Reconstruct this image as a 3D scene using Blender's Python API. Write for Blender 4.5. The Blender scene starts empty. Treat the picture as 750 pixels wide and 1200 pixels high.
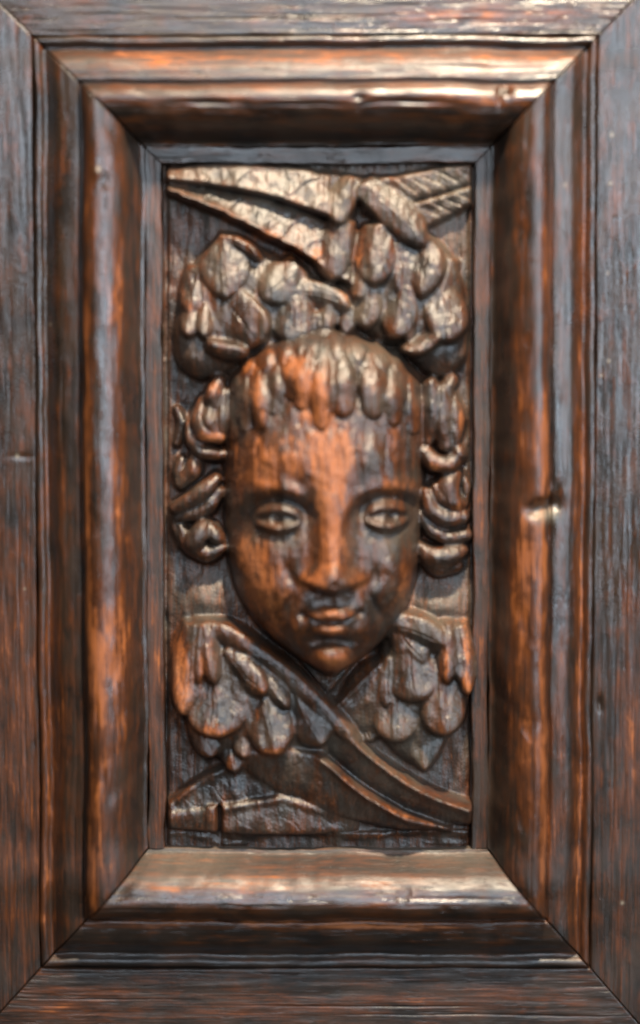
import bpy, math
import numpy as np
from mathutils import Vector, Matrix

# ------------------------------------------------------------------ units
K = 0.0005                 # metres per photograph pixel (carved panel about 18 x 40 cm)
D = 2400.0                 # camera distance in those pixels (1.2 m)
TILT = math.radians(3.9)   # the camera looks slightly down on the panel
ZC = 0.40                  # height of the picture centre above the lower edge of the frame
ST, CT = math.sin(TILT), math.cos(TILT)
sc = bpy.context.scene

# ------------------------------------------------------------------ camera
cam = bpy.data.cameras.new('camera')
camo = bpy.data.objects.new('camera', cam)
sc.collection.objects.link(camo)
camo.location = (0, -D * CT * K, ZC + D * ST * K)
camo.rotation_euler = (math.pi / 2 - TILT, 0, 0)
cam.sensor_fit = 'VERTICAL'
cam.sensor_height = 24.0
cam.lens = 24.0 * D / 1200.0
cam.clip_start = 0.02
cam.clip_end = 50
cam.dof.use_dof = True
cam.dof.focus_distance = D * K + 0.05
cam.dof.aperture_fstop = 1.0
sc.camera = camo

# ------------------------------------------------------------------ world and lamps (a room: no sky)
w = bpy.data.worlds.new('World'); sc.world = w; w.use_nodes = True
w.node_tree.nodes['Background'].inputs['Color'].default_value = (0.9, 0.68, 0.46, 1)
w.node_tree.nodes['Background'].inputs['Strength'].default_value = 0.03

def lamp(name, loc, target, size, energy, col, size_y=None, roll=0.0):
    l = bpy.data.lights.new(name, 'AREA')
    l.energy = energy; l.color = col; l.size = size
    if size_y: l.shape = 'RECTANGLE'; l.size_y = size_y
    else: l.shape = 'DISK'
    o = bpy.data.objects.new(name, l); sc.collection.objects.link(o)
    loc = Vector(loc) + Vector((0, 0, ZC)); target = Vector(target) + Vector((0, 0, ZC))
    q = (target - loc).to_track_quat('-Z', 'Y')
    o.matrix_world = Matrix.Translation(loc) @ q.to_matrix().to_4x4() @ Matrix.Rotation(roll, 4, 'Z')
    return o
lamp('ceiling_lamp', (0.20, -0.58, 1.08), (0, 0, 0.0), 0.11, 42, (1.0, 0.84, 0.63))
lamp('window_light', (0.05, -2.0, 0.80), (0, 0, 0.0), 1.2, 30, (0.74, 0.86, 1.0), 1.0, math.radians(-12))
lamp('side_window_light', (1.30, -1.50, 0.16), (0, 0, 0.0), 0.5, 22, (0.68, 0.84, 1.0), 0.85)

sc.view_settings.view_transform = 'Standard'
sc.view_settings.look = 'None'
sc.view_settings.gamma = 1
sc.view_settings.use_curve_mapping = False
sc.view_settings.exposure = 0.22

# ------------------------------------------------------------------ helpers
rng = np.random.default_rng(7)

def P(x, y):
    """photo pixel -> point on the plane of the frame, in pixel units from the picture centre"""
    xp = np.asarray(x, float) - 375.0; yp = 600.0 - np.asarray(y, float)
    Z = yp * D / (D * CT + yp * ST)
    return xp * (D - Z * ST) / D, Z

def gk(s):
    n = max(1, int(s * 3)); t = np.arange(-n, n + 1); k = np.exp(-t * t / (2.0 * s * s)); return k / k.sum()
def blur(a, sy, sx=None):
    sx = sy if sx is None else sx
    for ax, s in ((0, sy), (1, sx)):
        if s < 0.3: continue
        k = gk(s); n = len(k) // 2
        p = np.pad(a, [(n, n) if i == ax else (0, 0) for i in range(2)], mode='edge')
        out = np.zeros_like(a); L = a.shape[ax]
        for i, kk in enumerate(k):
            out += kk * (p[i:i + L, :] if ax == 0 else p[:, i:i + L])
        a = out
    return a
def fnoise(shape, sy, sx, seed=None):
    """smooth noise of about unit deviation; sy, sx are its grain in cells"""
    g = rng if seed is None else np.random.default_rng(seed)
    fy, fx = max(1, int(sy / 3)), max(1, int(sx / 3))
    a = g.standard_normal((shape[0] // fy + 4, shape[1] // fx + 4))
    a = blur(a, sy / fy, sx / fx)
    yi = np.arange(shape[0]) / fy; xi = np.arange(shape[1]) / fx
    y0 = yi.astype(int); x0 = xi.astype(int); ty = (yi - y0)[:, None]; tx = (xi - x0)[None, :]
    r = (a[y0][:, x0] * (1 - ty) + a[y0 + 1][:, x0] * ty) * (1 - tx) + (a[y0][:, x0 + 1] * (1 - ty) + a[y0 + 1][:, x0 + 1] * ty) * tx
    return r / (r.std() + 1e-9)
def sm(a, b, x):
    t = np.clip((x - a) / (b - a), 0, 1); return t * t * (3 - 2 * t)

# ------------------------------------------------------------------ material
def wood_material(name, dark=1.0, worn=1.0, fleck=1.0, rough=0.36, fibre=1.0, edge=(.36, .95)):
    m = bpy.data.materials.new(name); m.use_nodes = True
    nt = m.node_tree; N = nt.nodes; Lk = nt.links
    N.clear()
    out = N.new('ShaderNodeOutputMaterial'); bs = N.new('ShaderNodeBsdfPrincipled')
    Lk.new(bs.outputs[0], out.inputs[0])
    def val(s, v):
        if isinstance(v, (int, float)): s.default_value = v
        elif isinstance(v, tuple): s.default_value = v
        else: Lk.new(v, s)
    def mth(op, a, b=0.0, c=0.0, clamp=False):
        n = N.new('ShaderNodeMath'); n.operation = op; n.use_clamp = clamp
        for i, v in enumerate((a, b, c)): val(n.inputs[i], v)
        return n.outputs[0]
    def mix(f, a, b):
        n = N.new('ShaderNodeMix'); n.data_type = 'RGBA'
        val(n.inputs[0], f); val(n.inputs[6], a); val(n.inputs[7], b); return n.outputs[2]
    def rng_(v, a, b, c, d):
        n = N.new('ShaderNodeMapRange'); n.interpolation_type = 'SMOOTHSTEP'
        val(n.inputs[0], v)
        for i, q in enumerate((a, b, c, d)): n.inputs[i + 1].default_value = q
        return n.outputs[0]
    at = N.new('ShaderNodeAttribute'); at.attribute_name = 'grain'
    wa = N.new('ShaderNodeAttribute'); wa.attribute_name = 'wear'
    sp = N.new('ShaderNodeSeparateXYZ'); Lk.new(wa.outputs['Vector'], sp.inputs[0])
    wear, gloss, pale = sp.outputs
    def noise(sx, sy, sz, detail, rough_=0.55, dist=0.0):
        mp = N.new('ShaderNodeMapping'); mp.inputs['Scale'].default_value = (sx, sy, sz)
        Lk.new(at.outputs['Vector'], mp.inputs[0])
        n = N.new('ShaderNodeTexNoise'); n.inputs['Scale'].default_value = 1
        n.inputs['Detail'].default_value = detail; n.inputs['Roughness'].default_value = rough_
        n.inputs['Distortion'].default_value = dist
        Lk.new(mp.outputs[0], n.inputs['Vector']); return n.outputs['Fac']
    n1 = noise(.10, .010, .10, 4, .6, .3)      # broad streaks
    n2 = noise(.55, .016, .55, 3, .6)          # fibres
    n3 = noise(.022, .014, .022, 3, .6)        # blotches
    n4 = noise(.42, .022, .42, 2, .5)          # pores
    n5 = noise(.33, .30, .33, 2, .7)           # grit
    n6 = noise(.055, .030, .055, 4, .65, .5)   # ragged edges of the worn patches
    s = mth('MULTIPLY_ADD', mth('SUBTRACT', n1, .5), 1.3, wear)
    s = mth('MULTIPLY_ADD', mth('SUBTRACT', n2, .5), .9, s)
    s = mth('MULTIPLY_ADD', mth('SUBTRACT', n6, .5), 1.3, s)
    f = rng_(s, edge[0], edge[1], 0, 1)
    f2 = rng_(s, -.18, .52, 0, 1)
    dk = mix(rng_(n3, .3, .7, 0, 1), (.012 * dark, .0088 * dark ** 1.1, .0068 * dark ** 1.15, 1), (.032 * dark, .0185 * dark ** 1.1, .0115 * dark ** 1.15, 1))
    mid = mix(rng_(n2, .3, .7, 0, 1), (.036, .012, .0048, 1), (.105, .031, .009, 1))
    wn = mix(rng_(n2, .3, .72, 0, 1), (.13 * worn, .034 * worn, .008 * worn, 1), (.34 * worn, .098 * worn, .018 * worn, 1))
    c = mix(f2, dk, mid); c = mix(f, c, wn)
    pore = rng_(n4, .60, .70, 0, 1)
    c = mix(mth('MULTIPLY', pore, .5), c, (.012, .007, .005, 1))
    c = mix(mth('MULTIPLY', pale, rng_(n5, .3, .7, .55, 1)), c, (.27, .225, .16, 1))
    val(bs.inputs['Base Color'], c)
    r = mth('MULTIPLY_ADD', n3, .16, rough - .08)
    r = mth('MULTIPLY_ADD', n5, .14, r)
    r = mth('MULTIPLY_ADD', f, .28, r)
    r = mth('MULTIPLY_ADD', pale, .3, r)
    r = mth('SUBTRACT', r, mth('MULTIPLY', gloss, .14), 0, True)
    val(bs.inputs['Roughness'], r)
    bs.inputs['IOR'].default_value = 1.55
    bs.inputs['Coat Weight'].default_value = .15
    bs.inputs['Coat Roughness'].default_value = .22
    h = mth('MULTIPLY', n2, fibre)
    h = mth('MULTIPLY_ADD', pore, -.7 * fibre, h)
    h = mth('MULTIPLY_ADD', n5, .55 * fleck, h)
    h = mth('MULTIPLY_ADD', n6, .9, h)
    h = mth('MULTIPLY_ADD', f, -.25, h)
    bp = N.new('ShaderNodeBump'); bp.inputs['Strength'].default_value = .45
    bp.inputs['Distance'].default_value = 1.6 * K
    Lk.new(h, bp.inputs['Height']); Lk.new(bp.outputs[0], bs.inputs['Normal'])
    Lk.new(bp.outputs[0], bs.inputs['Coat Normal'])
    return m
M_FRAME = wood_material('old_oak_frame', rough=.245, fleck=.45, fibre=.75, edge=(.42, .84))
M_CARVE = wood_material('old_oak_carving', rough=.33, fleck=2.8, fibre=.45, dark=1.45, edge=(.40, .85))

# ------------------------------------------------------------------ objects
def empty(name, parent=None, **kw):
    o = bpy.data.objects.new(name, None); sc.collection.objects.link(o); o.empty_display_size = .03
    if parent: o.parent = parent
    for k, v in kw.items(): o[k] = v
    return o
def mesh_obj(name, V, F, grain, wear, mat, parent, normals=None):
    me = bpy.data.meshes.new(name)
    V = np.ascontiguousarray(V, dtype=np.float32); F = np.ascontiguousarray(F, dtype=np.int32)
    me.vertices.add(len(V)); me.vertices.foreach_set('co', V.ravel())
    me.loops.add(F.size); me.loops.foreach_set('vertex_index', F.ravel())
    me.polygons.add(len(F)); me.polygons.foreach_set('loop_start', np.arange(0, F.size, 4, dtype=np.int32))
    me.update(calc_edges=True)
    for nm, a in (('grain', grain), ('wear', wear)):
        t = me.attributes.new(nm, 'FLOAT_VECTOR', 'POINT')
        t.data.foreach_set('vector', np.ascontiguousarray(a, dtype=np.float32).ravel())
    me.polygons.foreach_set('use_smooth', np.ones(len(F), dtype=bool))
    if normals is not None:
        me.normals_split_custom_set_from_vertices(normals.astype(np.float32))
    me.materials.append(mat)
    o = bpy.data.objects.new(name, me); sc.collection.objects.link(o)
    if parent: o.parent = parent
    return o
def world(X, Z, h):
    return np.stack([X * K, -h * K, Z * K + ZC], -1)

root = empty('carved_cupboard_panel', kind='thing',
             label='dark oak cupboard panel carved with a winged cherub head inside a stepped moulding', category='carved panel')

# ------------------------------------------------------------------ frame boards and mouldings
XL, XR, ZT, ZB = -332.5, 321.5, 551.0, -544.0        # outer edge of the moulding (joint with the boards)
xl, xr, zt, zb = -183.0, 178.5, 404.0, -379.0        # inner edge (carved field)
# profile across the moulding: f = 0 outer joint .. 1 carved field; height over the boards in pixels
PF = [(0, -5), (.008, 1), (.018, 3.6), (.040, 4.6), (.062, 3.8), (.076, -.5), (.090, -3.0), (.105, -2.6), (.13, 1.0), (.16, 6.2), (.19, 10.8), (.22, 13.6), (.28, 16.4), (.34, 18.0),
      (.362, 18.2), (.374, 13.0), (.383, 12.0), (.392, 23.0), (.405, 30.5), (.43, 36.5), (.465, 41), (.505, 43.2), (.54, 42.8), (.58, 40.6), (.63, 36.8), (.675, 31.2), (.71, 25.0), (.745, 15),
      (.78, 2), (.808, -9.0), (.828, -13), (.852, -13.8)]
pf_f = np.array([a for a, _ in PF]); pf_h = np.array([b for _, b in PF])

def side_point(side, f, s, gap):
    """f across (can be negative for the boards), s 0..1 along"""
    L = XL + (xl - XL) * f; R = XR + (xr - XR) * f; T = ZT + (zt - ZT) * f; B = ZB + (zb - ZB) * np.minimum(f, .846)
    if side == 'left':  return L + 0 * s, B + gap + (T - B - 2 * gap) * s
    if side == 'right': return R + 0 * s, B + gap + (T - B - 2 * gap) * s
    if side == 'top':   return L + gap + (R - L - 2 * gap) * s, T + 0 * s
    return L + gap + (R - L - 2 * gap) * s, B + 0 * s

def photo(X, Z):
    """plane point -> photo pixel"""
    d = D - Z * ST
    return 375 + X * D / d, 600 - Z * CT * D / d

def patches(x, y, lst):
    a = np.zeros_like(x)
    for (cx, cy, sx, sy, v) in lst:
        a = a + v * np.exp(-((x - cx) / sx) ** 2 - ((y - cy) / sy) ** 2)
    return a

FRAME_WEAR = [  # worn orange patches of the frame in photo coordinates
    (15, 720, 40, 150, .26), (20, 950, 40, 190, .30), (60, 560, 14, 60, .18), (66, 760, 18, 200, .24), (60, 960, 20, 150, .24), (182, 800, 9, 200, .45), (182, 400, 9, 200, .36), (565, 600, 8, 400, .34),
    (106, 380, 6, 45, .7), (106, 520, 7, 80, .65), (118, 760, 12, 80, .65), (142, 740, 18, 110, .55), (122, 900, 12, 120, .45), (110, 1010, 8, 60, .6),
    (116, 250, 8, 60, .45), (140, 560, 12, 60, .4), (140, 380, 9, 120, .35), (106, 650, 7, 70, .6), (612, 420, 9, 140, .3), (612, 900, 10, 120, .35), (150, 300, 10, 120, .12),
    (300, 72, 130, 16, .34), (480, 72, 140, 14, .3), (170, 68, 70, 12, .5), (620, 70, 70, 14, .5), (400, 70, 250, 10, .12), (300, 118, 120, 10, .35), (560, 122, 60, 10, .5), (430, 100, 200, 6, .2),
    (600, 18, 90, 14, .45), (520, 22, 60, 10, .3), (430, 20, 60, 10, .15),
    (640, 300, 8, 70, .55), (630, 520, 8, 60, .9), (632, 660, 9, 40, .7), (616, 640, 14, 80, .5), (605, 730, 14, 120, .35), (630, 780, 10, 80, .5), (634, 920, 10, 90, .55), (640, 1000, 10, 50, .5),
    (682, 330, 8, 130, .55), (678, 560, 9, 120, .5), (682, 760, 8, 160, .5), (678, 960, 10, 120, .5), (655, 880, 5, 160, .4),
    (740, 850, 12, 90, .45), (738, 720, 10, 40, .3), (735, 960, 25, 120, .22), (728, 330, 6, 120, .12),
    (375, 1012, 300, 14, .22), (280, 1030, 70, 12, .4), (450, 1035, 60, 10, .3), (340, 1076, 260, 7, .65), (480, 1082, 90, 5, .45), (180, 1080, 60, 6, .3),
    (80, 1180, 80, 20, .35), (330, 1180, 120, 16, .35), (560, 1170, 120, 16, .28), (200, 1150, 90, 10, .15), (690, 1120, 25, 25, .3)]
FRAME_GLOSS = [(20, 200, 60, 230, .9), (730, 250, 40, 300, 1.0), (735, 660, 30, 60, 1.0), (122, 470, 9, 170, .8), (648, 500, 7, 200, .5), (560, 30, 200, 25, .4), (375, 1008, 400, 22, -2.4), (330, 1044, 320, 7, 1.1), (400, 70, 400, 12, -2.4), (250, 108, 160, 12, -.9), (375, 1160, 600, 55, -1.5), (182, 600, 9, 500, -2.0), (565, 600, 9, 500, -2.0), (375, 180, 200, 9, -1.0), (10, 900, 40, 200, -.6), (735, 950, 40, 180, -.6), (640, 140, 12, 60, .4), (118, 300, 8, 200, .4)]

def build_strip(name, side, fs, hs, n_len, gap, rough_amp, seed, mat=M_FRAME, skirt=-50.0, chips=1.0):
    fs = np.asarray(fs, float); hs = np.asarray(hs, float)
    s = np.linspace(0, 1, n_len)
    Fg, Sg = np.meshgrid(fs, s)                     # rows along, columns across
    X, Z = side_point(side, Fg, Sg, gap)
    H = np.tile(hs, (n_len, 1))
    px, py = photo(X, Z)
    sh = H.shape
    dl = 1100.0 / n_len if side in ('left', 'right') else 660.0 / n_len
    da = abs(fs[-1] - fs[0]) * 150 / len(fs)
    H = H + rough_amp * (.25 * fnoise(sh, 60 / dl, 9 / da, seed) + .22 * fnoise(sh, 18 / dl, 4 / da, seed + 1))
    # long fibres and shallow grooves along the grain
    H = H - .55 * rough_amp * np.clip(fnoise(sh, 55 / dl, 1.3 / da, seed + 2) - 1.0, 0, 2)
    # knocks on the proud arris
    top = sm(30, 38, np.tile(hs, (n_len, 1)))
    H = H - chips * top * 1.1 * np.clip(fnoise(sh, 12 / dl, 6 / da, seed + 3) - .9, 0, 2)
    # sideways waviness so that no edge is ruler-straight
    wob = .8 * fnoise((n_len, 1), 45 / dl, 1, seed + 4)[:, :1] + .35 * fnoise((n_len, 1), 9 / dl, 1, seed + 5)[:, :1]
    wob = wob * rough_amp
    endw = np.minimum(1, np.minimum(Sg, 1 - Sg) * 30)
    if chips: wob = wob + top * .8 * fnoise((n_len, 1), 13 / dl, 1, seed + 6)[:, :1] * sm(.5, .62, Fg)
    if side in ('left', 'right'): X = X + wob * endw
    else: Z = Z + wob * endw
    # the knot hole on the right moulding, and nicks in the mitres
    def dent(cx, cy, sx, sy, d):
        return -d * np.exp(-((px - cx) / sx) ** 2 - ((py - cy) / sy) ** 2)
    if side == 'right':
        H = H + dent(634, 592, 17, 8, 9) + dent(622, 598, 7, 7, 5) + dent(650, 584, 5, 14, 4) + dent(640, 620, 6, 16, 3) + dent(640, 575, 4, 6, -3)
        H = H + dent(704, 825, 3, 9, 4)
    if side == 'top':
        H = H + dent(590, 110, 7, 8, 4) + dent(582, 118, 3, 10, 4) + dent(420, 120, 8, 4, 4) + dent(250, 125, 30, 3, 3) + dent(480, 126, 40, 3, 2.5)
    if side == 'left':
        H = H + dent(116, 830, 3, 22, 2.5) + dent(125, 905, 3, 20, 2) + dent(118, 205, 6, 8, -3) + dent(25, 535, 12, 3, 1.5)
    wear = patches(px, py, FRAME_WEAR) - .08
    if chips: wear = wear + .22 * np.exp(-((Fg - .425) / .035) ** 2) + .16 * np.exp(-((Fg - .67) / .05) ** 2)
    wear = wear + .10 * np.clip(H - 32, 0, 8) / 8
    gloss = np.clip(patches(px, py, FRAME_GLOSS), -2.4, 1)
    pale = np.zeros(sh)
    if side == 'bottom': pale = np.clip(patches(px, py, [(220, 1008, 70, 14, .22), (530, 1002, 70, 12, .2), (380, 996, 160, 6, .15)]), 0, 1)
    if side == 'right': pale = .75 * np.exp(-((px - 636) / 15) ** 2 - ((py - 601) / 9) ** 2)
    for (cx_, cy_, r_) in ((718, 158, 2.2), (716, 215, 2.0), (713, 423, 1.8), (661, 218, 2.0), (118, 203, 3.0), (705, 440, 1.6), (712, 320, 1.4), (20, 534, 2.5), (728, 1058, 2), (60, 380, 1.3), (30, 690, 1.4), (500, 45, 2), (330, 48, 2), (640, 95, 2.2)):
        pale = np.maximum(pale, .8 * np.exp(-((px - cx_) / r_) ** 2 - ((py - cy_) / r_) ** 2))
    # skirt round the rim: the strip is a solid bar let into the backing
    n, m = sh
    def pad(a): return np.pad(a, 1, mode='edge')
    Xp, Zp, Hp = pad(X), pad(Z), pad(H)
    Hp[0, :] = Hp[-1, :] = skirt; Hp[:, 0] = Hp[:, -1] = skirt
    if side in ('left', 'right'): g = np.stack([Xp * 1.0, Zp, Hp], -1)
    else: g = np.stack([Zp * 1.0 + 400, Xp, Hp], -1)
    g = g + np.array([seed * 37.0 % 911, seed * 91.0 % 877, 0])
    Wr = np.stack([pad(wear), pad(gloss), pad(pale)], -1)
    idx = np.arange((n + 2) * (m + 2)).reshape(n + 2, m + 2)
    a, b, c, d = idx[:-1, :-1], idx[:-1, 1:], idx[1:, 1:], idx[1:, :-1]
    F = np.stack([a, b, c, d], -1).reshape(-1, 4)
    if side in ('right', 'bottom'): pass
    flip = side in ('right', 'top')
    if side == 'left': flip = False
    if side == 'bottom': flip = False
    if side == 'left' or side == 'bottom':
        pass
    V = world(Xp, Zp, Hp).reshape(-1, 3)
    # orient towards the viewer
    q = F[len(F) // 2]; nn = np.cross(V[q[1]] - V[q[0]], V[q[2]] - V[q[0]])
    if nn[1] > 0: F = F[:, ::-1]
    return mesh_obj(name, V, F, g.reshape(-1, 3), Wr.reshape(-1, 3), mat, root)

for i, side in enumerate(('left', 'right', 'top', 'bottom')):
    vert = side in ('left', 'right')
    n = 620 if vert else 400
    # flat board, mitred, reaching past the picture
    fb = np.concatenate([np.linspace(-1.0, -.36, 24), np.linspace(-.355, -.012, 90), [-.006, -.003]])
    hb = np.concatenate([np.zeros(24), np.zeros(90), [-.8, -2.2]])
    o = build_strip('stile' if vert else 'rail', side, fb, hb, n, .9, .75, 11 + 10 * i, chips=0)
    ff = np.linspace(.004, .852, 124); hh = np.interp(ff, pf_f, pf_h)
    hh = np.convolve(np.pad(hh, 1, mode='edge'), [.25, .5, .25], 'valid')
    build_strip('moulding', side, ff, hh, n, 1.3, 1.0, 15 + 10 * i)
    if side == 'bottom': continue
    fi = np.concatenate([[.853, .857], np.linspace(.862, .978, 26), [.984, .988]])
    hi = np.concatenate([[-18, -14.5], np.full(26, -14.0), [-15, -19]])
    build_strip('inner_fillet', side, fi, hi, n, .7, .9, 18 + 10 * i, chips=0)

# solid board behind everything, so that joints look into wood
bw, bt, bb = 486.0, 700.0, -700.0
nb = 12
bx, bz = np.meshgrid(np.linspace(-bw, bw, nb), np.linspace(bb, bt, nb))
def box(name, x0, x1, z0, z1, h0, h1, mat, parent):
    c = [(x, z, h) for x in (x0, x1) for z in (z0, z1) for h in (h0, h1)]
    V = np.array([[x * K, -h * K, z * K + ZC] for x, z, h in c])
    F = np.array([[0, 1, 3, 2], [4, 6, 7, 5], [0, 4, 5, 1], [2, 3, 7, 6], [0, 2, 6, 4], [1, 5, 7, 3]])
    g = np.array(c); wv = np.zeros((8, 3))
    return mesh_obj(name, V, F, g, wv, mat, parent)
box('backing_board', -bw, bw + 10, bb, bt, -84, -46, M_FRAME, root)

# ------------------------------------------------------------------ the carving: one block, height field in photo pixels
STEP = .75
gx = np.arange(189, 559, STEP); gy = np.arange(186.5, 1006, STEP)
X, Y = np.meshgrid(gx, gy)
SH = X.shape
GR = -29.0                                            # level of the sunk ground
NEG = -1e3
H = np.full(SH, GR)
LAB = np.zeros(SH, dtype=np.int32)
DET = np.zeros(SH)                                    # fine knife cuts, laid over the softened block
PARTS = [('field', None)]                             # label id -> (name, parent id)
def reg(name, parent=None):
    PARTS.append((name, parent)); return len(PARTS) - 1
def win(x0, x1, y0, y1):
    i0 = max(0, int((y0 - gy[0]) / STEP)); i1 = min(SH[0], int((y1 - gy[0]) / STEP) + 2)
    j0 = max(0, int((x0 - gx[0]) / STEP)); j1 = min(SH[1], int((x1 - gx[0]) / STEP) + 2)
    return slice(i0, i1), slice(j0, j1)
def put(sl, z, lab, det=None):
    h = H[sl]; m = z > h
    h[m] = z[m]; LAB[sl][m] = lab
    DET[sl][m] = 0 if det is None else det[m]

# --- ground: flat, tool-marked, rising a little towards the top left
H += .5 * fnoise(SH, 60, 18) + .25 * fnoise(SH, 30, 3)
for (x0, y0, x1, y1) in ((226, 800, 224, 925), (217, 232, 216, 300), (540, 270, 541, 330), (246, 470, 243, 520)):
    t = np.clip((Y - y0) / (y1 - y0), 0, 1); dx = X - (x0 + (x1 - x0) * t)
    H -= 2.2 * np.exp(-(dx / 1.3) ** 2) * sm(y0 - 4, y0 + 6, Y) * (1 - sm(y1 - 6, y1 + 4, Y))
H -= 7 * np.exp(-((X - 192.5) / 1.8) ** 2) + 7 * np.exp(-((X - 554.3) / 1.8) ** 2)
# swelling of the ground beside the head, below the curls
H += patches(X, Y, [(238, 705, 30, 26, 12), (515, 712, 34, 24, 13), (530, 275, 22, 26, 3)])

def blob(name, parent, pts, h, edge=.5, wall=3, lab=None):
    """rounded mass over a closed outline (polar spline round its centre)"""
    pts = np.array(pts, float); c = pts.mean(0)
    x0, y0 = pts.min(0) - 3; x1, y1 = pts.max(0) + 3
    sl = win(x0, x1, y0, y1); x = X[sl] - c[0]; y = Y[sl] - c[1]
    a = np.arctan2(pts[:, 1] - c[1], pts[:, 0] - c[0]); r = np.hypot(pts[:, 0] - c[0], pts[:, 1] - c[1])
    o = np.argsort(a); a, r = a[o], r[o]
    aa = np.concatenate([a - 2 * np.pi, a, a + 2 * np.pi]); rr = np.concatenate([r, r, r])
    th = np.arctan2(y, x)
    R = np.interp(th, aa, rr)
    q = np.hypot(x, y) / R
    z = np.where(q < 1, GR + wall + h * np.clip(1 - q ** 2.2, 0, 1) ** edge, NEG)
    lab = lab if lab is not None else reg(name, parent)
    put(sl, z, lab); return lab

def leaf(parent, b, t, w_, zb_, zt_, dome=6, tilt=0, peak=.55, blunt=.55, bend=0, shaft=0, barb=.0, name='feather', wall=0):
    """one feather or leaf-shaped scale: base b, tip t, half width w_, height over the ground at base and tip"""
    b = np.array(b, float); t = np.array(t, float); L = np.hypot(*(t - b)); e = (t - b) / L; nrm = np.array([-e[1], e[0]])
    pad = w_ * 1.3 + abs(bend) + 4
    x0, y0 = np.minimum(b, t) - pad; x1, y1 = np.maximum(b, t) + pad
    sl = win(x0, x1, y0, y1); dx = X[sl] - b[0]; dy = Y[sl] - b[1]
    u = (dx * e[0] + dy * e[1]) / L; v = dx * nrm[0] + dy * nrm[1]
    v = v - bend * 4 * u * (1 - u)
    uc = np.clip(u, 0, 1)
    k = math.log(.5) / math.log(peak)
    if blunt > .68: W = w_ * np.clip(np.sin(np.pi * uc ** k), 0, 1) ** blunt + 1e-6
    else:
        W = np.where(uc < peak, w_ * (.70 + .30 * np.sin(.5 * np.pi * uc / peak)), w_ * np.clip(1 - (np.clip(uc - peak, 0, 1) / (1 - peak)) ** 2.2, 0, 1) ** .55) + 1e-6
    r = np.abs(v) / W
    inside = (u > 0) & (u < 1) & (r < 1)
    end = np.clip((1 - uc) / .22, 0, 1)
    dm = (.5 * np.sqrt(np.clip(1 - r ** 3.5, 0, 1)) + .6 * np.clip(1 - r, 0, 1)) * (.35 + .65 * np.sqrt(1 - (1 - end) ** 2))
    z = GR + zb_ + (zt_ - zb_) * uc + 1.1 * dome * dm + tilt * v / w_
    z = z + barb * np.sin((u * L * .62 - np.abs(v) * .75) * 1.15) * sm(.15, .5, r) * (1 - sm(.8, 1, r))
    if shaft: z = z + shaft * np.exp(-(v / 2.2) ** 2) * (1 - .5 * uc)
    lab = reg(name, parent)
    wav = 1.5 * fnoise(u.shape, 8, 8)
    det = -1.5 * np.exp(-((v + wav * .5) / 1.1) ** 2) * sm(.1, .3, u) * (1 - sm(.75, .9, u))
    det = det - .9 * np.clip(np.cos((u * L - np.abs(v) * .8 + wav * 1.2) * .95) - .45, 0, 1) * sm(.2, .5, r) * (1 - sm(.85, 1, r)) * np.clip(fnoise(u.shape, 10, 10) + .2, 0, 1.2)
    put(sl, np.where(inside, z, NEG), lab, det); return lab

def tube(parent, pts, rad, zs, name='hair_lock', kz=1.0, S=None, groove=0.0, lab=None, ng=2):
    """tapered rounded strand along a polyline; zs = height of its axis over the ground (or over S)"""
    pts = np.array(pts, float)
    # smooth the polyline
    n = 26; tt = np.linspace(0, len(pts) - 1, n); ti = np.arange(len(pts))
    def cr(vv):
        vv = np.asarray(vv, float)
        out = np.interp(tt, ti, vv); o2 = out.copy()
        for _ in range(3): o2[1:-1] = .25 * o2[:-2] + .5 * o2[1:-1] + .25 * o2[2:]
        return o2
    px, py, pr, pz = cr(pts[:, 0]), cr(pts[:, 1]), cr(rad), cr(zs)
    m = max(rad) + 3
    sl = win(px.min() - m, px.max() + m, py.min() - m, py.max() + m)
    x, y = X[sl], Y[sl]
    best = np.full(x.shape, NEG); cut = np.zeros(x.shape)
    for i in range(n - 1):
        ax, ay = px[i], py[i]; bx_, by_ = px[i + 1] - ax, py[i + 1] - ay; l2 = bx_ ** 2 + by_ ** 2 + 1e-9
        t = np.clip(((x - ax) * bx_ + (y - ay) * by_) / l2, 0, 1)
        d = np.hypot(x - ax - t * bx_, y - ay - t * by_)
        sd = ((x - ax) * by_ - (y - ay) * bx_) / math.sqrt(l2)
        r = pr[i] + (pr[i + 1] - pr[i]) * t; z0 = pz[i] + (pz[i + 1] - pz[i]) * t
        q = d / r
        z = z0 + kz * r * np.sqrt(np.clip(1 - q * q, 0, 1))
        if groove: z = z - groove * (.5 - .5 * np.cos(np.clip(sd / r, -1, 1) * np.pi * ng)) * (1 - sm(.8, 1, q))
        z = np.where(q < 1, z, NEG); hi_ = z > best
        cut = np.where(hi_, -1.3 * np.clip(np.cos(sd * 1.75 + i * .02) - .5, 0, 1) * (1 - sm(.7, .95, q)), cut)
        best = np.maximum(best, z)
    base = GR if S is None else S[sl]
    lab = lab if lab is not None else reg(name, parent)
    put(sl, best + base, lab, cut); return lab

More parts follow.
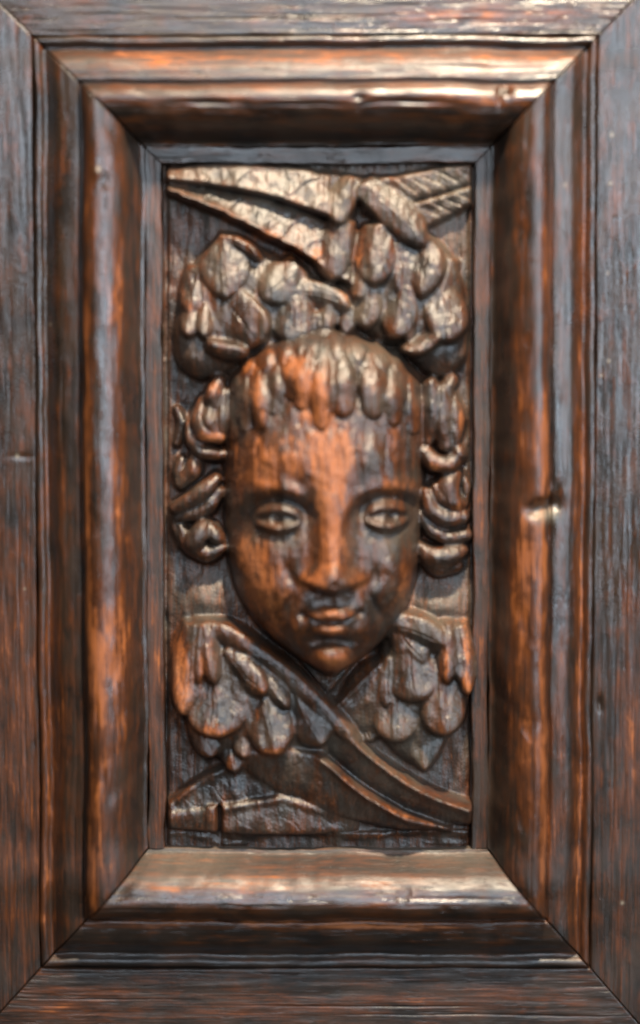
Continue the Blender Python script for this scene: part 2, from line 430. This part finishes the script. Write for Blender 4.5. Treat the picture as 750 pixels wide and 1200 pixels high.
def band(parent, up, lo, zu, zl, dome=3, rim_u=0, rim_l=0, barb=1.2, bslope=.9, bper=11.0, scal=0.0, taper=0.0, rim_from=None, name='feather'):
    """long flight feather between an upper and a lower edge, both given as polylines in x"""
    up = np.array(up, float); lo = np.array(lo, float)
    x0, x1 = max(up[0, 0], lo[0, 0]), min(up[-1, 0], lo[-1, 0])
    sl = win(x0, x1, min(up[:, 1].min(), lo[:, 1].min()) - 4, max(up[:, 1].max(), lo[:, 1].max()) + 4)
    x, y = X[sl], Y[sl]
    U = np.interp(x, up[:, 0], up[:, 1]); L = np.interp(x, lo[:, 0], lo[:, 1])
    U = blur(U, .1, 9); L = blur(L, .1, 9)
    ph = (x + bslope * (y - L)) / bper + .22 * fnoise(x.shape, 9, 14)
    saw = ph - np.floor(ph)
    L = L + scal * (np.sqrt(np.clip(1 - (2 * saw - 1) ** 2, 0, 1)) - .6)
    v = (y - U) / np.maximum(L - U, 1)
    inside = (v > 0) & (v < 1) & (x > x0) & (x < x1)
    q = np.clip(2 * v - 1, -1, 1)
    z = GR + zu + (zl - zu) * v + dome * np.sqrt(np.clip(1 - q ** 4, 0, 1))
    ru = rim_u if rim_from is None else rim_u * sm(rim_from, rim_from + 25, x)
    if rim_from is not None: z = z - 13 * (1 - sm(x0, x0 + 60, x))
    z = z + ru * np.exp(-((y - U - 5) / 6.0) ** 2) + rim_l * np.exp(-((L - y - 4) / 4.2) ** 2)
    z = z + .75 * barb * (.5 + .35 * np.clip(fnoise(x.shape, 12, 12), -1, 1.5)) * 1.5 * (saw - .5) * sm(.02, .2, v) * (1 - sm(.93, 1, v))
    if taper: z = z - taper * sm(x1 - 70, x1, x)
    lab = reg(name, parent)
    e1 = np.minimum(saw, 1 - saw) * bper
    det = -min(barb, 2.4) * .9 * np.exp(-(e1 / 1.5) ** 2) * np.clip(.7 + .6 * fnoise(x.shape, 8, 10), 0, 1.4)
    det = det - .7 * np.clip(np.cos((x + bslope * (y - L)) * 1.15 + 1.2 * fnoise(x.shape, 9, 9)) - .4, 0, 1) * (barb > 1) * np.clip(fnoise(x.shape, 9, 9) + .4, 0, 1)
    put(sl, np.where(inside, z, NEG), lab, det); return lab

# ================================================================== upper wings
UR = reg('upper_wing'); UL = reg('upper_wing')
blob(None, None, [(203, 405), (207, 365), (218, 325), (240, 292), (262, 276), (300, 288), (345, 318), (392, 335), (400, 380), (345, 410), (290, 425), (262, 440), (232, 445), (210, 432)], 24, .5, 4, lab=UL)
blob(None, None, [(549, 400), (546, 350), (538, 315), (515, 280), (480, 262), (440, 255), (405, 280), (395, 330), (420, 380), (470, 405), (492, 430), (512, 444), (532, 438), (545, 425)], 25, .5, 4, lab=UR)
# the bulging shoulders
blob(None, None, [(204, 405), (212, 375), (240, 362), (275, 380), (282, 410), (262, 436), (234, 445), (212, 433)], 22, .5, 6, lab=UL)
blob(None, None, [(549, 402), (540, 372), (510, 372), (482, 385), (474, 402), (490, 428), (512, 444), (534, 438)], 23, .5, 6, lab=UR)
# flight feathers crossing at the top: left pair belongs to the right wing
band(UR, [(194, 197), (240, 190), (300, 191), (365, 196), (386, 205)], [(194, 212), (250, 219), (310, 230), (350, 243), (386, 256)], 16, 27, 4, rim_l=1.5, barb=4.2, bslope=1.1, bper=47, scal=1)
band(UR, [(194, 213), (250, 221), (310, 232), (350, 245), (412, 270)], [(194, 223), (222, 236), (250, 246), (300, 271), (352, 297), (395, 326), (412, 336)], 12, 27, 4, rim_l=3.0, barb=2.6, bslope=.9, bper=23, scal=3.0)
band(UL, [(425, 212), (470, 203), (520, 193), (554, 191)], [(425, 248), (465, 240), (510, 228), (554, 214)], 17, 17, 3, rim_u=1.0, barb=3.4, bslope=-1.0, bper=15, scal=1.0)
band(UL, [(440, 247), (470, 240), (515, 228), (554, 215)], [(440, 285), (488, 272), (520, 257), (554, 238)], 16, 13, 3, rim_u=2.4, barb=2.6, bslope=-1.0, bper=13, scal=1.2)
band(UL, [(375, 198), (400, 201), (430, 206), (460, 203)], [(375, 215), (400, 226), (430, 226), (460, 214)], 12, 14, 3, barb=1.2, bper=12)
# centre coverts
leaf(UR, (414, 206), (393, 264), 18, 12, 26, 9, tilt=-2, bend=3, peak=.55)
leaf(UR, (424, 214), (499, 290), 24, 15, 24, 9, tilt=6, bend=-6, peak=.4, blunt=.6)
leaf(UR, (402, 255), (387, 331), 23, 14, 27, 9, tilt=-4, peak=.5, bend=4)
leaf(UR, (442, 262), (437, 336), 24, 15, 30, 10, tilt=-3, peak=.55)
leaf(UR, (472, 272), (466, 345), 15, 14, 24, 8, tilt=2, peak=.5)
leaf(UR, (503, 276), (492, 350), 24, 14, 32, 8, tilt=-6, peak=.48, blunt=.7)
leaf(UR, (530, 300), (512, 350), 16, 12, 24, 7, tilt=3)
leaf(UR, (425, 318), (420, 352), 14, 20, 27, 7, tilt=-3)
leaf(UR, (434, 332), (426, 386), 18, 22, 27, 7, tilt=-4, blunt=.4)
leaf(UR, (476, 336), (460, 398), 21, 20, 32, 9, tilt=-5, peak=.5, blunt=.45)
leaf(UR, (496, 345), (478, 402), 14, 20, 29, 5, tilt=7, peak=.5, blunt=.5)
leaf(UR, (514, 336), (526, 402), 26, 20, 34, 7, tilt=4, peak=.55, blunt=.42, bend=-3)
leaf(UR, (514, 392), (468, 410), 11, 34, 32, 6, tilt=-5, blunt=.45, bend=-4)
leaf(UR, (410, 360), (405, 392), 12, 20, 24, 6)
leaf(UR, (388, 352), (382, 390), 12, 20, 25, 6)
# left coverts
leaf(UL, (262, 272), (264, 352), 30, 11, 29, 7, tilt=-3, peak=.52, blunt=.75, shaft=1)
leaf(UL, (254, 277), (305, 304), 10, 13, 26, 6, tilt=-3, blunt=.5, bend=-4)
leaf(UL, (352, 308), (308, 352), 24, 14, 30, 7, tilt=-3, peak=.5, blunt=.65)
leaf(UL, (229, 310), (222, 368), 16, 8, 22, 6, tilt=-3)
leaf(UL, (224, 356), (221, 396), 12, 14, 30, 7, tilt=-2, blunt=.4)
leaf(UL, (242, 355), (240, 397), 11, 18, 33, 7, tilt=2, blunt=.4)
leaf(UL, (264, 350), (304, 406), 30, 22, 36, 4, tilt=-8, peak=.6, blunt=.34)
leaf(UL, (242, 404), (292, 414), 11, 34, 36, 7, tilt=-5, blunt=.42, bend=3)
leaf(UL, (345, 348), (342, 404), 25, 20, 30, 8, tilt=-2, peak=.55, blunt=.42)
leaf(UL, (366, 328), (340, 368), 14, 18, 24, 6)
leaf(UL, (340, 342), (412, 362), 17, 18, 25, 7, tilt=-3, peak=.5, blunt=.5, bend=-6)
leaf(UL, (372, 366), (372, 396), 12, 20, 25, 6)

# ================================================================== lower wings
LR = reg('lower_wing'); LL = reg('lower_wing')
# right wing: runs down to the left behind the other one
blob(None, None, [(551, 780), (550, 748), (535, 732), (490, 722), (462, 732), (445, 772), (400, 818), (380, 838), (400, 852), (450, 868), (498, 905), (525, 870), (545, 840)], 21, .5, 4, lab=LR)
band(LR, [(380, 838), (412, 808), (448, 772), (470, 752)], [(380, 846), (412, 850), (448, 862), (470, 866)], 16, 8, 4, rim_u=2.5, barb=.4)
leaf(LR, (455, 730), (522, 756), 22, 18, 24, 9, tilt=-6, blunt=.4, bend=-2)
leaf(LR, (464, 738), (498, 778), 20, 18, 24, 6, blunt=.5)
leaf(LR, (524, 728), (523, 800), 12, 16, 32, 9, tilt=-2, blunt=.45)
leaf(LR, (541, 730), (548, 815), 13, 12, 28, 9, tilt=3, blunt=.5, bend=-2)
leaf(LR, (534, 735), (538, 800), 8, 14, 28, 7)
leaf(LR, (478, 756), (488, 822), 30, 16, 29, 8, tilt=-2, blunt=.5, peak=.6)
leaf(LR, (456, 770), (452, 830), 13, 15, 22, 7)
leaf(LR, (516, 786), (521, 862), 27, 17, 33, 9, blunt=.45, peak=.6, shaft=1.5)
leaf(LR, (466, 806), (462, 870), 26, 13, 27, 8, blunt=.45, peak=.6)
leaf(LR, (500, 838), (498, 908), 24, 8, 18, 5, blunt=.8, peak=.4)
leaf(LR, (420, 838), (438, 872), 14, 5, 11, 4)
# its flight feathers, lower left
band(LR, [(195, 944), (215, 926), (240, 908), (275, 893), (310, 885), (360, 900)], [(195, 957), (230, 954), (260, 946), (310, 936), (360, 950)], 9, 13, 4, rim_u=4, barb=.7, bslope=-1.5, bper=31)
band(LR, [(195, 952), (225, 949), (243, 947)], [(195, 974), (225, 977), (243, 979)], 14, 12, 5, rim_u=1, barb=.5)
band(LR, [(241, 946), (255, 944)], [(241, 977), (255, 979)], 21, 18, 2, barb=0)
band(LR, [(258, 944), (290, 938), (330, 931), (362, 940), (420, 962)], [(258, 979), (300, 981), (340, 982), (380, 981), (420, 979)], 12, 16, 6, rim_u=4, taper=14, barb=.5, bper=33, bslope=-1)
# left wing
blob(None, None, [(199, 765), (206, 742), (228, 728), (258, 732), (300, 760), (352, 800), (398, 838), (404, 862), (380, 890), (330, 920), (285, 905), (240, 878), (214, 840), (202, 800)], 27, .5, 6, lab=LL)
band(LL, [(366, 822), (385, 838), (410, 860), (440, 886), (475, 911), (510, 930), (554, 946)], [(366, 872), (385, 886), (410, 910), (440, 932), (475, 952), (510, 966), (554, 972)], 30, 8, 4, rim_u=4.5, barb=.9, bslope=.4, bper=15, scal=0)
band(LL, [(246, 872), (290, 880), (340, 876), (380, 884), (402, 905), (430, 927), (475, 953), (530, 971)], [(246, 874), (290, 910), (330, 935), (380, 955), (430, 968), (475, 977), (530, 979)], 27, 12, 6, rim_u=8, rim_from=365, taper=15, barb=.8, bslope=.5, bper=19)
tube(LL, [(300, 760), (340, 792), (378, 828), (406, 858), (418, 868)], [9, 12, 12, 9, 5], [26, 28, 30, 31, 27], name='wing_edge', kz=.55)
tube(LL, [(232, 736), (262, 740), (290, 756), (318, 778)], [11, 14, 13, 9], [18, 24, 26, 22], name='wing_edge', kz=.6)
leaf(LL, (228, 730), (213, 838), 21, 17, 32, 9, tilt=-3, blunt=.55, peak=.45, bend=-2)
leaf(LL, (236, 730), (233, 800), 10, 20, 32, 8)
leaf(LL, (240, 728), (252, 800), 14, 20, 34, 9, tilt=2, blunt=.55)
leaf(LL, (262, 762), (312, 812), 17, 21, 35, 9, tilt=-4, blunt=.45, peak=.6)
leaf(LL, (304, 780), (338, 828), 13, 22, 33, 8, blunt=.5)
leaf(LL, (252, 786), (256, 862), 36, 18, 37, 9, blunt=.42, peak=.62, shaft=2)
leaf(LL, (306, 804), (324, 882), 27, 20, 39, 9, blunt=.42, peak=.62, shaft=2)
leaf(LL, (346, 812), (378, 872), 23, 21, 35, 8, blunt=.45, peak=.6, shaft=1.5)
leaf(LL, (288, 850), (286, 888), 14, 20, 30, 6)
leaf(LL, (228, 846), (250, 888), 16, 12, 26, 6, blunt=.5)
leaf(LL, (268, 862), (276, 906), 14, 16, 25, 5)
# plain ledge under the wings, broken
led = reg('ledge')
sl = win(189, 559, 974, 1004); yy = Y[sl]; xx = X[sl]
z = GR + 5 + 2 * np.sin(xx * .05) - .4 * (yy - 980) + 1.6 * fnoise(yy.shape, 3, 12)
put(sl, np.where((yy > 981 - 3.0 * (xx - 375) / 180.0 * (xx > 375)) & (yy < 996) & (xx > 195) & (xx < 552) & (np.abs(xx - 257) > 1.6), z, NEG), led)

# ================================================================== cherub head
HD = reg('cherub_head')
oy = np.array([384, 392, 402, 420, 450, 480, 540, 600, 650, 690, 720, 745, 763, 776, 785, 790.])
ol = np.array([372, 336, 308, 282, 266, 262, 261, 261, 265, 275, 290, 311, 334, 355, 374, 384.])
orr = np.array([380, 418, 444, 474, 496, 501, 498, 496, 493, 486, 474, 457, 437, 418, 400, 392.])
xl_ = np.interp(Y, oy, ol); xr_ = np.interp(Y, oy, orr)
xl_ = blur(xl_, 8, .1); xr_ = blur(xr_, 8, .1)
cx = (xl_ + xr_) / 2 + 4; hw = (xr_ - xl_) / 2
r = np.where(X < cx, (cx - X) / np.maximum(cx - xl_, 1), (X - cx) / np.maximum(xr_ - cx, 1))
yc = np.array([383, 392, 410, 440, 480, 540, 600, 660, 710, 745, 770, 784, 790.])
hc = np.array([28, 38, 52, 66, 76, 83, 84, 83, 80, 77, 71, 58, 38.])
hm = blur(np.interp(Y, yc, hc), 8, .1)
inside = (Y > 384) & (Y < 790.5) & (r < 1)
head = GR + 8 + (hm - 8) * np.clip(1 - np.clip(r, 0, 1) ** 2.3, 0, 1) ** .62
# features
def ga(cx_, cy_, sx, sy, a, rot=0):
    dx, dy = X - cx_, Y - cy_
    if rot:
        c_, s_ = math.cos(rot), math.sin(rot); dx, dy = dx * c_ + dy * s_, -dx * s_ + dy * c_
    return a * np.exp(-(dx / sx) ** 2 - (dy / sy) ** 2)
def el(cx_, cy_, a_, b_, h_, rot=0, p=.5):
    dx, dy = X - cx_, Y - cy_
    if rot:
        c_, s_ = math.cos(rot), math.sin(rot); dx, dy = dx * c_ + dy * s_, -dx * s_ + dy * c_
    return h_ * np.clip(1 - (dx / a_) ** 2 - (dy / b_) ** 2, 0, 1) ** p
f = np.zeros(SH)
# brows and sockets
for (ex, by, s_) in ((323, 577, 1), (456, 574, -1)):
    dx = X - ex
    brow = by + .0085 * dx * dx - s_ * .02 * dx
    d_ = Y - brow
    f += -11.5 / (1 + np.exp(-(d_ - 4) / 3.4)) * np.exp(-(np.clip(d_, 0, 99) / 42) ** 2) * np.exp(-(dx / 47) ** 4)
    f += 3.5 * np.exp(-((d_ + 8) / 9) ** 2) * np.exp(-(dx / 42) ** 4)
f += ga(360, 590, 10, 16, -6) + ga(423, 588, 10, 16, -5)
f += ga(340, 535, 50, 30, 5) + ga(430, 535, 44, 30, 4)
# eyes: ball, carved lids, pupil
for (ex, ey, s_) in ((326, 603, 1), (453, 601, -1)):
    dx = X - ex; wd = sm(0, 10, 29 - np.abs(dx))
    f += el(ex, ey, 31, 24, 10, 0, .8)
    up_ = ey - 11 + .013 * dx * dx; lo_ = ey + 12.5 - .012 * dx * dx
    f += 4.6 * np.exp(-((Y - up_) / 5.4) ** 2) * wd + 4.4 * np.exp(-((Y - lo_) / 4.0) ** 2) * wd
    f += -2.2 * np.exp(-((Y - (ey + 1.6)) / 5.0) ** 2) * wd - 2.2 * np.exp(-((Y - (up_ + 7.5)) / 1.8) ** 2) * wd
    f += -2.2 * np.exp(-((Y - (lo_ + 8.5)) / 3.4) ** 2) * wd - 2.0 * np.exp(-((Y - (up_ - 9.5)) / 2.8) ** 2) * wd
    f += ga(ex + (0 if s_ > 0 else 4), ey + 1, 5.5, 5.5, -8)
    f += ga(ex + (5 if s_ > 0 else -2), ey + 13, 2.2, 5, -3)
# nose
t = np.clip((Y - 545) / (680 - 545), 0, 1)
nx = 391 - 2 * t
ns = 18 + 3 * t ** 2
nh = 5 + 19 * t ** 1.1
und = 1 / (1 + np.exp((Y - (686 - .008 * (X - 390) ** 2)) / 1.8))
f += nh * np.exp(-(np.abs(X - nx) / ns) ** 2.4) * und * sm(525, 575, Y)
f += (el(390, 673, 24, 20, 6, 0, .8) + ga(365, 676, 11.5, 11, 12) + ga(416, 674, 11.5, 11, 12)) * und
f += ga(375, 691, 7, 4, -4) + ga(406, 690, 7, 4, -4)
f += ga(341, 670, 6, 15, -4, -.3) + ga(440, 668, 6, 15, -4, .3)
# cheeks, muzzle, smile folds
f += ga(306, 675, 36, 40, 10) + ga(465, 668, 28, 38, 10)
f += ga(387, 716, 40, 30, 11)
f += ga(340, 705, 6, 24, -4, .5) + ga(437, 703, 6, 24, -5, -.5)
f += ga(388, 702, 5, 8, -3)
# lips
dx = X - 387; ml = 722 - .0095 * dx * dx + 1.5 * np.exp(-(dx / 6) ** 2)
f += el(377, 712, 22, 9.5, 6.5, -.18, .9) + el(397, 712, 22, 9.5, 6.5, .18, .9)
f += el(387, 730, 22, 9, 8.5, 0, .9)
f += -5.5 * np.exp(-((Y - ml) / 2.4) ** 2) * sm(0, 14, 35 - np.abs(dx))
f += ga(355, 713, 5, 5, -6) + ga(420, 712, 5, 5, -6) + ga(348, 731, 8, 8, 4) + ga(425, 731, 8, 8, 3)
f += ga(387, 744, 26, 6, -8)
f += el(387, 764, 27, 19, 17, 0, .7)
# check in the wood of the forehead
ck = np.clip((Y - 498) / 72, 0, 1)
f += -2.2 * np.exp(-((X - (420 + 2 * np.sin(Y * .07))) / 2.6) ** 2) * sm(500, 512, Y) * (1 - sm(560, 574, Y))
f += -2.0 * np.exp(-((X - (452 - .05 * (Y - 500))) / 1.5) ** 2) * sm(505, 515, Y) * (1 - sm(540, 560, Y))
f += -1.6 * np.exp(-((X - (381 + 1.5 * np.sin(Y * .09))) / 1.4) ** 2) * sm(600, 612, Y) * (1 - sm(668, 680, Y))
f += ga(392, 678, 6, 5, -5)
head = head + f * sm(1.02, .86, r)
full = (slice(0, SH[0]), slice(0, SH[1]))
# neck
neck = GR + 16 - .06 * (Y - 780) + 4 * np.exp(-((X - 385) / 30) ** 2)
put(full, np.where((Y > 700) & (np.abs(X - 384) < 48 - (Y - 760) * .85) & (Y < 832), neck, NEG), HD)
put(full, np.where(inside, head, NEG), HD)
HS = np.where(inside, head, GR + 10)                 # surface that carries the hair
HSs = blur(HS, 3)

# ------------------------------------------------------------------ hair
# short curls round the crown, then the long locks of the fringe
for (x0, y0, rr_) in ((274, 448, 10), (290, 431, 10), (312, 420, 11), (333, 412, 11), (352, 408, 10), (395, 410, 12), (420, 412, 12), (446, 420, 12), (468, 432, 11), (487, 448, 10)):
    ang = (x0 - 380) / 115.0
    tube(HD, [(x0 - 9 * math.sin(ang), y0 - 16), (x0, y0), (x0 + 6 * math.sin(ang), y0 + 18)], [rr_ * .6, rr_ * 1.1, rr_ * .8], [0, 3, 0], S=HSs, kz=.6, groove=1.2, ng=1)
locks = [  # points, radii, rise
    ([(270, 462), (268, 480), (272, 498)], [9, 11, 8], 3), ([(288, 446), (286, 466), (286, 486)], [10, 12, 9], 5),
    ([(303, 438), (304, 462), (307, 484)], [10, 13, 8], 8), ([(324, 432), (324, 448), (322, 466)], [10, 12, 8], 5),
    ([(344, 418), (342, 436), (342, 450)], [11, 13, 8], 6), ([(366, 406), (354, 436), (354, 458)], [13, 17, 10], 8),
    ([(376, 408), (377, 448), (377, 482)], [13, 16, 9], 9), ([(400, 418), (402, 442), (401, 464)], [13, 17, 13], 6),
    ([(434, 422), (436, 446), (436, 466)], [13, 17, 13], 6), ([(462, 434), (463, 456), (460, 478)], [11, 13, 9], 5),
    ([(484, 448), (486, 470), (484, 490)], [10, 12, 8], 4), ([(499, 466), (500, 488), (496, 508)], [8, 9, 7], 3)]
for p, rd, up_ in locks:
    p = [p[0], (p[1][0], p[1][1] + 5), (p[2][0], p[2][1] + 11)]
    tube(HD, p, [rd[0], rd[1], rd[2]], [2, up_, 1], S=HSs, kz=.50, groove=2.2, ng=1)
# curls left of the face: (points, radii, axis height over the ground)
side = [
    ([(256, 448), (250, 462), (248, 482)], [7, 8, 7], [26, 32, 28]),
    ([(262, 462), (261, 490), (256, 512)], [7, 9, 6], [26, 30, 28]),
    ([(238, 470), (232, 490), (240, 508), (256, 512)], [6, 8, 9, 7], [22, 28, 32, 30]),
    ([(247, 478), (245, 494), (250, 506)], [6, 8, 6], [30, 34, 33]),
    ([(221, 496), (223, 516), (236, 530), (258, 533)], [4, 6, 7, 6], [18, 23, 26, 24]),
    ([(206, 480), (212, 495), (206, 520)], [4, 5, 4], [6, 9, 7]),
    ([(228, 535), (226, 552), (212, 566)], [6, 8, 7], [16, 20, 15]),
    ([(212, 540), (208, 556), (210, 570)], [5, 6, 4], [10, 13, 10]),
    ([(252, 562), (240, 574), (224, 586), (205, 596)], [6, 8, 8, 6], [25, 28, 25, 16]),
    ([(256, 578), (245, 592), (228, 602), (208, 608)], [6, 8, 8, 5], [20, 21, 20, 12]),
    ([(240, 616), (234, 624), (228, 636), (222, 640)], [6, 9, 9, 6], [24, 30, 27, 20]),
    ([(242, 616), (252, 628), (260, 634)], [6, 8, 5], [24, 26, 22]),
    ([(212, 620), (222, 642), (242, 650), (260, 642)], [5, 8, 9, 6], [13, 18, 20, 20]),
    ([(206, 600), (204, 620), (212, 640)], [4, 5, 4], [9, 11, 8]),
    # right of the face
    ([(505, 452), (507, 480), (502, 516)], [8, 9, 6], [28, 32, 28]),
    ([(529, 446), (520, 460), (517, 490), (522, 520)], [7, 8, 9, 8], [20, 28, 31, 28]),
    ([(527, 462), (534, 482), (533, 510), (528, 534)], [7, 8, 8, 6], [20, 25, 25, 22]),
    ([(538, 476), (542, 492), (540, 506)], [4, 5, 4], [14, 17, 14]),
    ([(499, 530), (508, 542), (524, 546), (538, 534)], [7, 9, 9, 7], [28, 32, 30, 24]),
    ([(534, 520), (538, 532), (534, 544)], [5, 7, 5], [22, 27, 22]),
    ([(532, 558), (524, 570), (528, 588), (541, 592)], [8, 11, 10, 6], [22, 29, 29, 22]),
    ([(512, 572), (520, 584), (534, 594)], [6, 8, 7], [28, 31, 27]),
    ([(500, 578), (506, 598), (522, 608), (540, 606)], [6, 8, 9, 8], [27, 30, 30, 24]),
    ([(495, 604), (506, 622), (524, 631), (546, 628)], [5, 7, 8, 7], [22, 25, 24, 17]),
    ([(492, 642), (506, 652), (524, 653), (542, 646)], [6, 9, 10, 6], [22, 29, 28, 20]),
    ([(496, 654), (514, 666), (534, 664)], [6, 9, 7], [19, 21, 17]),
    ([(543, 556), (548, 572), (546, 590)], [4, 5, 4], [8, 11, 9]),
]
for p, rd, zs in side:
    tube(HD, p, [q * 1.34 for q in rd], [q - 3 for q in zs], kz=.85, groove=1.6, ng=1)

# ------------------------------------------------------------------ wear of the block: soften, knock, tool marks
H = GR + (H - GR) * np.where(LAB >= HD, 1.12, 1.25)
H = .25 * H + .75 * np.where(LAB >= HD, blur(H, 1.6), blur(H, 2.9))
H = blur(H, .7)
conv = H - blur(H, 9)
H = H + .75 * blur(DET, .7)
H = H + .55 * fnoise(SH, 14, 5) + .6 * fnoise(SH, 10, 10) + .14 * fnoise(SH, 20, 1.6) + .30 * fnoise(SH, 4, 3)
H = H - .9 * np.clip(fnoise(SH, 8, 6) - 1.5, 0, 2)
CW = [ # worn-through patches on the carving, photo coordinates
    (320, 535, 46, 26, .75), (388, 535, 32, 58, .85), (460, 520, 14, 40, .45), (300, 560, 30, 16, .55), (465, 566, 26, 9, .6), (385, 600, 14, 40, .6),
    (388, 645, 24, 38, .75), (362, 678, 14, 12, .8), (420, 680, 13, 13, .75), (302, 670, 22, 42, .95), (322, 690, 24, 34, .5), (350, 735, 30, 18, .3), (474, 690, 13, 34, .6), (287, 640, 14, 20, .4),
    (386, 769, 27, 13, 1.35), (386, 712, 24, 7, .7), (388, 731, 22, 6, .75), (322, 735, 14, 14, .3),
    (303, 470, 9, 36, .9), (360, 465, 15, 34, .8), (377, 470, 9, 34, .95), (330, 425, 30, 14, .5), (290, 430, 12, 12, .5), (345, 425, 12, 14, .4), (252, 455, 8, 8, .5), (245, 512, 22, 9, .7), (222, 492, 6, 10, .5),
    (212, 795, 16, 40, .85), (240, 775, 10, 24, .5), (250, 855, 32, 9, .95), (320, 878, 22, 6, 1.0), (205, 765, 8, 20, .5), (306, 805, 9, 6, .4),
    (546, 760, 6, 40, .7), (522, 775, 5, 26, .7), (548, 805, 6, 16, .5),
    (262, 236, 60, 8, .0), (310, 276, 40, 7, .55), (345, 296, 20, 8, .5), (270, 256, 14, 7, .5), (372, 296, 8, 16, .8), (418, 308, 6, 20, .7), (458, 300, 5, 18, .5), (408, 345, 8, 10, .7),
    (380, 225, 5, 18, .35), (246, 335, 8, 12, .5), (228, 360, 12, 6, .4), (505, 520, 14, 14, .3), (515, 545, 18, 5, .5), (490, 480, 6, 30, .3), (535, 595, 12, 5, .5), (540, 490, 5, 12, .5),
    (430, 870, 16, 5, .15), (460, 905, 16, 5, .2), (430, 935, 40, 12, .1), (360, 935, 40, 14, .2), (330, 970, 40, 10, .2), (245, 960, 8, 12, .4), (440, 985, 60, 4, .35), (280, 890, 20, 12, .2)]
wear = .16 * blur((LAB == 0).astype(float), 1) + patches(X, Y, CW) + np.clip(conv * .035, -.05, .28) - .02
gloss = np.clip(patches(X, Y, [(415, 450, 40, 40, .6), (450, 530, 18, 40, .7), (440, 640, 30, 40, .4), (385, 757, 22, 8, .8), (300, 600, 30, 40, .3), (300, 780, 60, 40, .5), (230, 740, 40, 20, .5), (480, 780, 40, 50, .5), (280, 375, 40, 30, .6), (510, 370, 40, 30, .6), (340, 225, 60, 30, .3)]) + .25, 0, 1)
gloss = gloss - 1.3 * blur((LAB == 0).astype(float), 1)
pale = .26 * np.clip(patches(X, Y, [(330, 215, 140, 40, .8), (520, 210, 50, 40, .9), (530, 275, 30, 35, .9), (330, 330, 60, 30, .5), (415, 350, 40, 30, .6), (440, 410, 60, 14, .7), (470, 880, 80, 40, .8), (515, 712, 40, 22, 1.0), (235, 705, 30, 26, .9), (215, 940, 30, 30, .4), (450, 625, 26, 14, .7), (330, 632, 26, 10, .5), (250, 320, 30, 30, .35)]) + .15 * fnoise(SH, 12, 8), 0, 1)

Xw, Zw = P(X, Y)
V = world(Xw, Zw, H)
dH_y, dH_x = np.gradient(H, STEP)
NRM = np.stack([-dH_x, -np.ones(SH), dH_y], -1)
NRM /= np.linalg.norm(NRM, axis=-1, keepdims=True)
GRN = np.stack([X, Y, H * .8], -1)
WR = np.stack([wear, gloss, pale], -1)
idx = np.arange(SH[0] * SH[1]).reshape(SH)
qa, qb, qc, qd = idx[:-1, :-1], idx[1:, :-1], idx[1:, 1:], idx[:-1, 1:]
Q = np.stack([qa, qb, qc, qd], -1).reshape(-1, 4)
# a cell belongs to the piece that stands highest on it
h4 = H.ravel()[Q]; ql = LAB.ravel()[Q][np.arange(len(Q)), h4.argmax(1)]
ql2 = ql.reshape(SH[0] - 1, SH[1] - 1)
def components(m):
    """4-connected pieces of a mask (small windows): list of masks, largest first"""
    lab = np.where(m, np.arange(m.size).reshape(m.shape) + 1, 0); big = m.size + 2
    while True:
        a = np.where(m, lab, big)
        for ax in (0, 1):
            for _ in (0, 1):
                # run-wise minimum along the axis, forwards then backwards
                b = a if ax == 0 else a.T
                for i_ in range(1, b.shape[0]):
                    ok = (b[i_] < big) & (b[i_ - 1] < big); b[i_] = np.where(ok, np.minimum(b[i_], b[i_ - 1]), b[i_])
                a = a[::-1] if ax == 0 else a[:, ::-1]
        a = np.where(m, a, 0)
        if (a == lab).all(): break
        lab = a
    ids, cnt = np.unique(lab[m], return_counts=True)
    return [lab == i_ for i_ in ids[np.argsort(-cnt)]]
for k in range(1, len(PARTS)):
    rr, cc = np.nonzero(ql2 == k)
    if not len(rr): continue
    w_ = (slice(rr.min(), rr.max() + 1), slice(cc.min(), cc.max() + 1))
    comps = components(ql2[w_] == k)
    for c_ in comps[1:]:
        if c_.sum() > 220 and k not in (UR, UL, LL, LR, HD):
            ql2[w_][c_] = reg(PARTS[k][0], PARTS[k][1]); continue
        if c_.sum() > 220:
            ql2[w_][c_] = reg('hair_lock' if k == HD else 'feather', k); continue
        ri, ci = np.nonzero(c_); ri, ci = ri[0] + rr.min(), ci[0] + cc.min()   # a crumb: give it to the piece beside it
        ql2[w_][c_] = ql2[ri, max(ci - 1, 0)]
ql = ql2.ravel()
Vf, Nf, Gf, Wf = (a.reshape(-1, 3) for a in (V, NRM, GRN, WR))
objs = {}
order = np.argsort(ql, kind='stable'); qs = ql[order]
bounds = np.searchsorted(qs, np.arange(len(PARTS) + 1))
for k, (nm, par) in enumerate(PARTS):
    sel = order[bounds[k]:bounds[k + 1]]
    if len(sel) < 30 and par is not None: continue
    fq = Q[sel]
    u, inv = np.unique(fq, return_inverse=True)
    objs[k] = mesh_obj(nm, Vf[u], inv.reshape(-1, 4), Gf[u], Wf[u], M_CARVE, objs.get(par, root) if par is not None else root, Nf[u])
LBL = {UR: 'folded wing over the hair whose long feathers reach the upper left corner',
       UL: 'folded wing over the hair whose long feathers reach the upper right corner',
       LL: 'wing under the chin lying on top, its long feathers crossing to the lower right',
       LR: 'wing under the chin lying beneath the other one',
       HD: 'smiling cherub face with curls, worn orange on brow, nose and chin',
       0: 'sunk dark ground of the carving', led: 'narrow chipped ledge below the wings'}
for k, t in LBL.items():
    if k in objs: objs[k]['label'] = t
